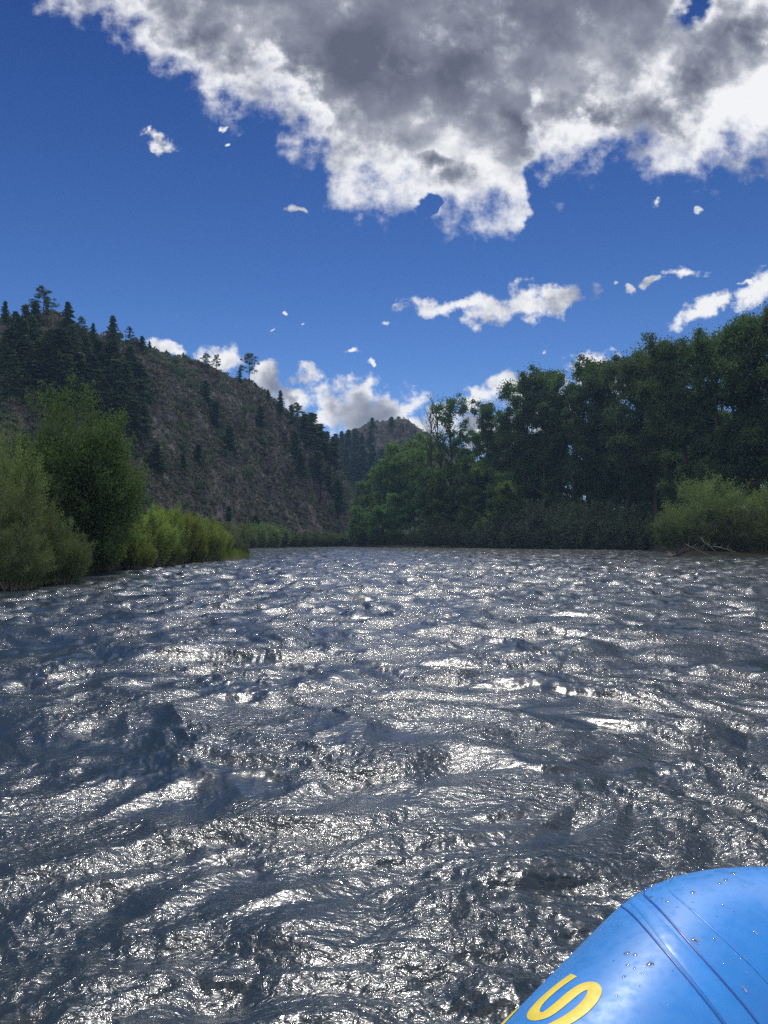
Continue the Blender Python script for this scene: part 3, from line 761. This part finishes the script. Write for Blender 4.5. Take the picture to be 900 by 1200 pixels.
# the fabric is drawn in slightly along the glued seam
vv_ = (cpath[:, None] + RT * nrm).reshape(-1, 3)
i = np.arange(nlp)[:, None]; j = np.arange(sides)[None]
ff_ = np.stack([i * sides + j, i * sides + (j + 1) % sides, ((i + 1) % nlp) * sides + (j + 1) % sides, ((i + 1) % nlp) * sides + j], -1).reshape(-1, 4)
link('hull_tube', build_mesh('hull_tube', vv_, ff_[:, ::-1], M['raft'], True), raft)
def ribbon(pts, width, off, cross=3):
    """strip of fabric glued to the tube along (arc length, degrees) points"""
    P_ = [on_tube(a, b, off) for a, b in pts]
    q = np.array([x[0] for x in P_]); nn = np.array([x[1] for x in P_])
    t = np.gradient(q, axis=0); t /= np.linalg.norm(t, axis=1)[:, None]
    w_ = np.cross(t, nn); w_ /= np.linalg.norm(w_, axis=1)[:, None]
    width = np.broadcast_to(width, (len(q),)); rows = []
    us = np.linspace(-.5, .5, cross)
    prof = off - np.abs(us * 2) ** 4 * off * .9
    for u_, o_ in zip(us, prof):
        v = q + w_ * (width * u_)[:, None] - nn * off
        v = v - nn * ((width * u_) ** 2 / (2 * RT))[:, None] * np.abs((w_ @ np.array([0, 0, 0])))[:, None] + nn * (o_ + .0004)
        rows.append(v)
    V_ = np.stack(rows, 1).reshape(-1, 3); n = len(q)
    i = np.arange(n - 1)[:, None] * cross; j = np.arange(cross - 1)[None]
    return V_, np.stack([i + j, i + j + 1, i + cross + j + 1, i + cross + j], -1).reshape(-1, 4)
def smooth_pts(pts, n):
    pts = np.array(pts, float)
    d = np.concatenate([[0], np.cumsum(np.hypot(np.diff(pts[:, 0]) * 1, np.diff(pts[:, 1]) * math.pi / 180 * RT))])
    u = np.linspace(0, d[-1], n); out = np.column_stack([np.interp(u, d, pts[:, 0]), np.interp(u, d, pts[:, 1])])
    k = max(1, n // (len(pts) * 2)); ker = np.ones(2 * k + 1) / (2 * k + 1)
    for _ in range(2):
        pad = np.vstack([out[0] + (out[0] - out[1:k + 1][::-1]), out, out[-1] + (out[-1] - out[-k - 1:-1][::-1])])
        out = np.column_stack([np.convolve(pad[:, 0], ker, 'valid'), np.convolve(pad[:, 1], ker, 'valid')])
    return out
S1 = [(1.66, 165), (1.548, 132), (1.436, 104), (1.376, 87), (1.336, 71), (1.316, 59), (1.29, 30), (1.28, 0)]
S2 = [(1.66, 150), (1.56, 119), (1.464, 94), (1.408, 76), (1.385, 60), (1.376, 49), (1.37, 30), (1.36, 0)]
S3 = [(1.70, 140), (1.568, 107), (1.504, 85), (1.476, 71), (1.468, 58), (1.46, 30), (1.45, 0)]
a1 = smooth_pts(S1, 120); a2 = smooth_pts(S2, 120)
v, f = ribbon((a1 + a2) / 2, np.hypot(a1[:, 0] - a2[:, 0], 0) * .9, .0012, 9)
link('seam_tape', build_mesh('seam_tape', v, f, M['raft_tape'], True), raft)
for S_, wd_ in ((S1, .0042), (S2, .0046)):
    v, f = ribbon(smooth_pts(S_, 160), wd_, .0022); link('seam_line', build_mesh('seam_line', v, f, M['raft_seam'], True), raft)
v, f = ribbon(smooth_pts(S3, 160), .004, .0012); link('seam_crease', build_mesh('seam_crease', v, f, M['raft_tape'], True), raft)
LS = [(1.262, 114.6), (1.236, 117.2), (1.200, 119), (1.168, 119.2), (1.142, 117.4), (1.128, 113.4), (1.134, 109.6), (1.172, 108), (1.212, 107), (1.240, 104.6), (1.240, 100.6), (1.212, 98), (1.172, 98), (1.136, 100), (1.110, 103)]
v, f = ribbon(smooth_pts(LS, 120), .0235, .0014, 5); link('letter_s', build_mesh('letter_s', v, f, M['raft_yellow'], True), raft)
v, f = ribbon(smooth_pts([(.98, 130), (1.10, 133.5), (1.19, 137.5)], 60), .026, .0014, 5); link('letter_bar', build_mesh('letter_bar', v, f, M['raft_yellow'], True), raft)
# floor and thwart behind the tube
fl = [(f, l) for f, l in zip(np.linspace(-1.45, FE - .1, 20), [0] * 20)]
V_ = []; 
for f, _ in fl:
    for l in np.linspace(.6, 2 * LM - .6, 24):
        p_ = f * rd + l * rl; V_.append((p_[0], p_[1], .14 + .012 * abs(math.sin(l * 16))))
i = np.arange(19)[:, None] * 24; j = np.arange(23)[None]
top_ = np.array(V_); F_ = np.stack([i + j, i + j + 1, i + 25 + j, i + 24 + j], -1).reshape(-1, 4)
link('floor', build_mesh('floor', np.vstack([top_, top_ - [0, 0, .1]]), np.vstack([F_[:, ::-1], F_ + len(top_)]), M['raft_floor'], True), raft)
for ft in (-.75,):
    q = np.array([[*(ft * rd + l * rl), .34] for l in np.linspace(.5, 2 * LM - .5, 20)]); v, f = tube(q, np.full(20, .19), 32)
    link('thwart', build_mesh('thwart', v, f, M['raft'], True), raft)
# beads of water
rng = np.random.default_rng(23); ps = []
cents = [(1.50, 100), (1.46, 84), (1.44, 72), (1.60, 108), (1.40, 78), (1.62, 90), (1.34, 96), (1.75, 100), (1.27, 92), (1.52, 70), (1.9, 100)]
for k in range(78):
    c_ = cents[rng.integers(0, len(cents))]; s_ = c_[0] + rng.normal() * .045; dg = c_[1] + rng.normal() * 7
    if 1.1 < s_ < 1.29 and 95 < dg < 121: continue
    r_ = rng.choice([.0014, .0022, .0032, .0045, .0062], p=[.32, .3, .2, .12, .06]) * rng.uniform(.85, 1.15)
    P0, n_ = on_tube(s_, dg, .0003); t1 = np.cross(n_, [0, 0, 1]); t1 /= np.linalg.norm(t1); t2 = np.cross(n_, t1)
    V_ = []; nr, na_ = 6, 14; sx, sy = rng.uniform(.8, 1.1), rng.uniform(.9, 1.5)
    for ir in range(nr + 1):
        e_ = ir / nr * math.pi / 2
        for ia in range(na_):
            a = ia / na_ * 2 * math.pi; wv_ = 1 + .12 * math.sin(2 * a + k) + .06 * math.sin(3 * a + 2 * k)
            V_.append(P0 + r_ * (math.cos(e_) * wv_ * (sx * math.cos(a) * t1 + sy * math.sin(a) * t2)) + n_ * r_ * .32 * math.sin(e_))
    i = np.arange(nr)[:, None] * na_; j = np.arange(na_)[None]; j2 = (j + 1) % na_
    ps.append((np.array(V_), np.stack([i + j, i + na_ + j, i + na_ + j2, i + j2], -1).reshape(-1, 4)))
m, nt, out = mat_new('water_bead'); p = N(nt, 'ShaderNodeBsdfPrincipled', i_Roughness=.02, i_IOR=1.33)
tp = N(nt, 'ShaderNodeBsdfTransparent'); tp.inputs[0].default_value = (.86, .93, 1, 1)
gl = N(nt, 'ShaderNodeBsdfGlossy', i_Roughness=.05); fr = N(nt, 'ShaderNodeFresnel', i_IOR=1.45); mx = N(nt, 'ShaderNodeMixShader')
nt.links.new(fr.outputs[0], mx.inputs[0]); nt.links.new(tp.outputs[0], mx.inputs[1]); nt.links.new(gl.outputs[0], mx.inputs[2]); nt.links.new(mx.outputs[0], out.inputs[0])
v, f = merge(ps); link('water_beads', build_mesh('water_beads', v, f, m, True), raft, kind='stuff')

# ------------------------------------------------------------------ air
m, nt, out = mat_new('haze_air'); pv = N(nt, 'ShaderNodeVolumePrincipled')
pv.inputs['Color'].default_value = (.36, .60, 1.0, 1); pv.inputs['Density'].default_value = .00032; pv.inputs['Anisotropy'].default_value = .2
nt.links.new(pv.outputs[0], out.inputs['Volume'])
q = [(x, y, z) for z in (-6, 75) for x, y in ((-1300, -1300), (1300, -1300), (1300, 1300), (-1300, 1300))]
link('haze', build_mesh('haze', q, [(0, 3, 2, 1), (4, 5, 6, 7), (0, 1, 5, 4), (1, 2, 6, 5), (2, 3, 7, 6), (3, 0, 4, 7)], m), kind='stuff', label='thin blue air between the river and the far trees', category='haze')


# ------------------------------------------------------------------ sky
w = bpy.data.worlds.new('World'); bpy.context.scene.world = w; w.use_nodes = True
nt = w.node_tree; nt.nodes.clear(); out = nt.nodes.new('ShaderNodeOutputWorld')
sky_n = N(nt, 'ShaderNodeTexSky', sky_type='NISHITA', sun_disc=False, sun_elevation=SUN_EL, sun_rotation=SUN_AZ, altitude=2400, air_density=1.0, dust_density=.25, ozone_density=3.0)
hs = N(nt, 'ShaderNodeHueSaturation'); hs.inputs['Saturation'].default_value = 1.25; hs.inputs['Value'].default_value = .70
nt.links.new(sky_n.outputs[0], hs.inputs['Color'])
tc = N(nt, 'ShaderNodeTexCoord'); sep = N(nt, 'ShaderNodeSeparateXYZ'); nt.links.new(tc.outputs['Generated'], sep.inputs[0])
dx, dy, dz = sep.outputs
skyt = mixcol(nt, maprange(nt, dz, .02, .60), (1.62, 1.42, 1.52), (.48, .52, .86))
bgs = N(nt, 'ShaderNodeBackground'); bgs.inputs[1].default_value = .10; nt.links.new(mixcol(nt, 1.0, hs.outputs[0], skyt, 'MULTIPLY'), bgs.inputs[0])

ysafe = mathn(nt, 'MAXIMUM', dy, .12)
U = mathn(nt, 'DIVIDE', dx, ysafe); V = mathn(nt, 'DIVIDE', dz, ysafe)
cmb = N(nt, 'ShaderNodeCombineXYZ'); nt.links.new(U, cmb.inputs[0]); nt.links.new(V, cmb.inputs[1])
UV = cmb.outputs[0]
def noise(scale, detail, rough, dist=0.0, vec=None, off=0):
    n = N(nt, 'ShaderNodeTexNoise', i_Scale=scale, i_Detail=detail, i_Roughness=rough, i_Distortion=dist)
    if off:
        mp = N(nt, 'ShaderNodeMapping'); mp.inputs['Location'].default_value = (off, off * .7, 0)
        nt.links.new(vec or UV, mp.inputs[0]); nt.links.new(mp.outputs[0], n.inputs['Vector'])
    else: nt.links.new(vec or UV, n.inputs['Vector'])
    return mathn(nt, 'SUBTRACT', n.outputs[0], .5)
wn = N(nt, 'ShaderNodeTexNoise', i_Scale=26.0, i_Detail=6.0, i_Roughness=.52); nt.links.new(UV, wn.inputs['Vector'])
wn2 = N(nt, 'ShaderNodeTexNoise', i_Scale=7.0, i_Detail=4.0, i_Roughness=.55); nt.links.new(UV, wn2.inputs['Vector'])
def vmath(op, a, b):
    n = N(nt, 'ShaderNodeVectorMath', operation=op)
    for k_, x in enumerate((a, b)):
        if isinstance(x, tuple): n.inputs[k_].default_value = x
        else: nt.links.new(x, n.inputs[k_])
    return n.outputs[0]
wv1 = vmath('MULTIPLY', vmath('SUBTRACT', wn.outputs['Color'], (.5, .5, .5)), (.065, .05, 0))
wv2 = vmath('MULTIPLY', vmath('SUBTRACT', wn2.outputs['Color'], (.5, .5, .5)), (.20, .16, 0))
UVW = vmath('ADD', UV, wv1)          # for the small clouds
UVS = vmath('ADD', UV, vmath('MULTIPLY', wv1, (.85, .85, 0)))
UVB = vmath('ADD', UVW, wv2)         # for the grey cores
nA = noise(5.5, 12.0, .60)                # billows
nB = noise(28.0, 8.0, .58, off=3.1)          # ragged edges
nC = noise(3.2, 5.0, .5, off=7.7)
def blob(px, py, rx, ry, rot=0, src=None):
    u, v_ = ray(px, py)
    mp = N(nt, 'ShaderNodeMapping', vector_type='TEXTURE')
    mp.inputs['Location'].default_value = (u, v_, 0); mp.inputs['Rotation'].default_value = (0, 0, math.radians(rot))
    k_ = 1.55 if rx <= 12 else 1.9   # scraps stay thin
    mp.inputs['Scale'].default_value = (rx / 900 * k_, ry / 900 * k_, 1)
    nt.links.new(src or UVW, mp.inputs[0])
    g = N(nt, 'ShaderNodeTexGradient', gradient_type='SPHERICAL'); nt.links.new(mp.outputs[0], g.inputs[0])
    return g.outputs['Fac']
def union(rows, src=None):
    f = None
    for r in rows:
        b = blob(*(tuple(r) + (0,) * (5 - len(r))), src); f = b if f is None else mathn(nt, 'SMOOTH_MAX', f, b, .06)
    return f
# lower edge of the large overhead cloud as a curve of elevation against azimuth
edge = [(-700, -500), (-300, -220), (-100, -90), (0, -40), (45, 8), (60, 22), (110, 22), (150, 48), (175, 62), (225, 92), (240, 122), (262, 134), (300, 136), (325, 152), (343, 180), (378, 196), (384, 222), (378, 240), (400, 250), (440, 252), (495, 260), (520, 276),
        (555, 276), (600, 274), (618, 262), (624, 200), (630, 176), (642, 196), (668, 208), (690, 190), (735, 180), (765, 196), (790, 216), (820, 222), (850, 214), (905, 202), (960, 210), (1100, 160), (1300, 60)]
fc = N(nt, 'ShaderNodeFloatCurve'); cu = fc.mapping.curves[0]
pts = [((ray(a, 600)[0] + 1.3) / 2.6, ray(450, b)[1] / 2) for a, b in edge]
cu.points[0].location = (0, pts[0][1]); cu.points[1].location = (1, pts[-1][1])
for q in pts:
    if 0.001 < q[0] < .999: cu.points.new(*q)
for q in cu.points: q.handle_type = 'VECTOR'
fc.mapping.update()
spu = N(nt, 'ShaderNodeSeparateXYZ'); nt.links.new(UVW, spu.inputs[0])
nt.links.new(mathn(nt, 'MULTIPLY_ADD', spu.outputs[0], 1 / 2.6, .5), fc.inputs['Value'])
vb = mathn(nt, 'MULTIPLY', fc.outputs[0], 2.0)
Fb = mathn(nt, 'MULTIPLY', mathn(nt, 'SUBTRACT', spu.outputs[1], vb), 9.0)              # 1 unit = 100 px of the photograph
Ftop = mathn(nt, 'MULTIPLY', mathn(nt, 'SUBTRACT', 1.02, V), 6.0)
Fb = mathn(nt, 'MINIMUM', mathn(nt, 'MINIMUM', Fb, Ftop), 1.2)
Fb = mathn(nt, 'MAXIMUM', Fb, -2.0)
# blue gaps in the cloud
gap = union([(815, 8, 34, 14, 35), (505, 242, 9, 9, 0)])
Fb = mathn(nt, 'SUBTRACT', Fb, mathn(nt, 'MULTIPLY', gap, 1.6))
big = mathn(nt, 'ADD', Fb, mathn(nt, 'ADD', mathn(nt, 'MULTIPLY', nA, 1.9), mathn(nt, 'MULTIPLY', nB, 1.6)))
small = union(src=UVS, rows=[(186, 164, 20, 11, -25), (175, 155, 8, 6), (260, 147, 8, 5, 30), (270, 166, 6, 4), (356, 245, 13, 4), (332, 364, 5, 6), (455, 377, 7, 5), (412, 413, 12, 4, 15), (436, 421, 4, 5), (640, 411, 8, 4, 30),
               (773, 233, 9, 9), (824, 243, 9, 4, 40), (720, 328, 6, 4), (358, 378, 4, 3), (320, 388, 5, 3),
               (535, 359, 48, 12), (580, 361, 56, 18), (615, 357, 52, 21, 4), (652, 349, 42, 16, 6), (670, 349, 20, 9),
               (822, 362, 34, 12, 30), (845, 352, 18, 8, 30), (883, 342, 24, 20, 30), (898, 330, 20, 14), (806, 317, 24, 7), (760, 330, 14, 5, 15), (738, 338, 8, 5), (868, 330, 12, 5),
               (355, 443, 20, 11), (345, 474, 26, 14), (418, 477, 56, 31), (440, 486, 62, 26), (375, 490, 26, 14), (480, 476, 22, 12, 20), (480, 495, 40, 14), (200, 408, 24, 8, -15), (262, 424, 30, 16), (304, 442, 18, 16), (235, 420, 18, 10), (318, 462, 14, 14),
               (588, 448, 22, 11, 10), (562, 470, 26, 16, 30), (555, 498, 40, 26), (520, 488, 34, 16), (640, 470, 50, 30), (700, 440, 40, 24), (600, 500, 40, 30)])
sm = mathn(nt, 'SUBTRACT', mathn(nt, 'SUBTRACT', small, .44), maprange(nt, small, .02, .22, 1.5, 0))
sm = mathn(nt, 'ADD', mathn(nt, 'MULTIPLY', sm, 1.7), mathn(nt, 'ADD', mathn(nt, 'MULTIPLY', nB, 3.7), mathn(nt, 'MULTIPLY', nA, .6)))
# scattered cumulus for the rest of the sky dome, on a flat cloud deck
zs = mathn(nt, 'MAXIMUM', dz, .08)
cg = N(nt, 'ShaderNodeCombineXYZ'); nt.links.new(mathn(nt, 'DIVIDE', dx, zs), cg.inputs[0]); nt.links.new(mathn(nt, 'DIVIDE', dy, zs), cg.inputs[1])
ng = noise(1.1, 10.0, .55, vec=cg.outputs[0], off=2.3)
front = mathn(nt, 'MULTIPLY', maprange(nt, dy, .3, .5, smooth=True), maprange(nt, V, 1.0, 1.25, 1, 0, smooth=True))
gen = mathn(nt, 'SUBTRACT', mathn(nt, 'MULTIPLY', mathn(nt, 'SUBTRACT', ng, maprange(nt, dy, -.3, .5, -.06, .02)), 7.0), mathn(nt, 'MULTIPLY', front, 6.0))  # cover thickened behind the camera, out of view, for added fill light
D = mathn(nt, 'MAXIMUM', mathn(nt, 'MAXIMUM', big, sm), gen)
D = mathn(nt, 'SUBTRACT', D, mathn(nt, 'MULTIPLY', maprange(nt, dz, .01, -.02), 5.0))
alpha = maprange(nt, D, -.14, .62, smooth=True)
# thickness makes the underside grey; thin rims stay bright
grey = union([(230, 40, 70, 32, -30), (330, 70, 90, 60, -25), (430, 70, 150, 90, 0), (540, 60, 120, 100, 0), (300, -60, 220, 90, 0), (560, -60, 250, 120, 0), (735, 135, 62, 40, 0), (830, 85, 70, 34, 30), (890, 40, 60, 30, 30),
              (620, 130, 40, 26), (520, 212, 34, 12), (575, 238, 24, 12)], UVB)
g2 = union([(422, 484, 46, 19), (188, 167, 8, 4), (560, 492, 24, 12), (350, 478, 14, 6)])
tg = mathn(nt, 'ADD', mathn(nt, 'MULTIPLY', mathn(nt, 'SUBTRACT', grey, .28), 3.6), mathn(nt, 'ADD', mathn(nt, 'MULTIPLY', nA, 2.5), mathn(nt, 'MULTIPLY', nC, 2.2)))
tg = mathn(nt, 'MULTIPLY', maprange(nt, tg, -1.15, 2.15, smooth=False), maprange(nt, big, .22, 1.25, smooth=True))
tg = mathn(nt, 'MAXIMUM', tg, mathn(nt, 'MULTIPLY', maprange(nt, mathn(nt, 'ADD', g2, mathn(nt, 'MULTIPLY', nB, .5)), .25, .75, smooth=True), .45))
tg = mathn(nt, 'MAXIMUM', tg, mathn(nt, 'MULTIPLY', maprange(nt, gen, .3, 1.6, smooth=True), maprange(nt, dy, -.3, .5, .25, .75)))  # clouds behind the camera kept paler, also for the added fill
# small scale light and dark inside the bright zone
nD = noise(11.0, 9.0, .56, off=1.7)
tg = mathn(nt, 'ADD', tg, mathn(nt, 'MULTIPLY', mathn(nt, 'MULTIPLY', nD, mathn(nt, 'SUBTRACT', 1.12, tg)), 3.0), clamp=True)
cr = N(nt, 'ShaderNodeValToRGB'); e = cr.color_ramp.elements
stops = [(0, (.93, .93, .94)), (.18, (.72, .73, .77)), (.38, (.42, .44, .50)), (.62, (.25, .27, .33)), (1, (.12, .13, .185))]
while len(e) < len(stops): e.new(.5)
for el, (p_, c_) in zip(e, stops): el.position = p_; el.color = (*c_, 1)
nt.links.new(tg, cr.inputs[0])
bgc = N(nt, 'ShaderNodeBackground'); nt.links.new(cr.outputs[0], bgc.inputs[0]); nt.links.new(maprange(nt, dy, -.5, .2, 1.9, 1.0), bgc.inputs[1])   # unseen clouds behind the camera brightened to add fill light
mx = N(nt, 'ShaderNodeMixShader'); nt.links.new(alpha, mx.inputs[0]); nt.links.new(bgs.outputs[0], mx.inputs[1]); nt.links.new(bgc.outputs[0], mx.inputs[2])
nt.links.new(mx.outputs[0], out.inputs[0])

# ------------------------------------------------------------------ sun, camera, render settings
s = Vector((math.sin(SUN_AZ) * math.cos(SUN_EL), math.cos(SUN_AZ) * math.cos(SUN_EL), math.sin(SUN_EL)))
L = bpy.data.lights.new('sun', 'SUN'); L.energy = 3.2; L.angle = math.radians(.53); L.color = (1, .96, .9)
lo = bpy.data.objects.new('sun', L); C.objects.link(lo); lo.rotation_euler = s.to_track_quat('Z', 'Y').to_euler()
cam = bpy.data.cameras.new('camera'); cam.lens = 27.0; cam.sensor_width = 36; cam.clip_end = 20000; cam.clip_start = .05
co = bpy.data.objects.new('camera', cam); C.objects.link(co); co.location = (0, 0, CAMZ); co.rotation_euler = (math.pi / 2 + PITCH, 0, 0)
sc = bpy.context.scene; sc.camera = co
sc.view_settings.view_transform = 'Standard'; sc.view_settings.look = 'None'; sc.view_settings.exposure = 0; sc.view_settings.gamma = 1
sc.cycles.max_bounces = 6; sc.cycles.diffuse_bounces = 3; sc.cycles.glossy_bounces = 3; sc.cycles.transmission_bounces = 4
sc.cycles.sample_clamp_indirect = 3.0; sc.cycles.caustics_reflective = False; sc.cycles.caustics_refractive = False
sc.cycles.use_denoising = True; sc.cycles.denoiser = 'OPENIMAGEDENOISE'
sc.cycles.use_denoising = False
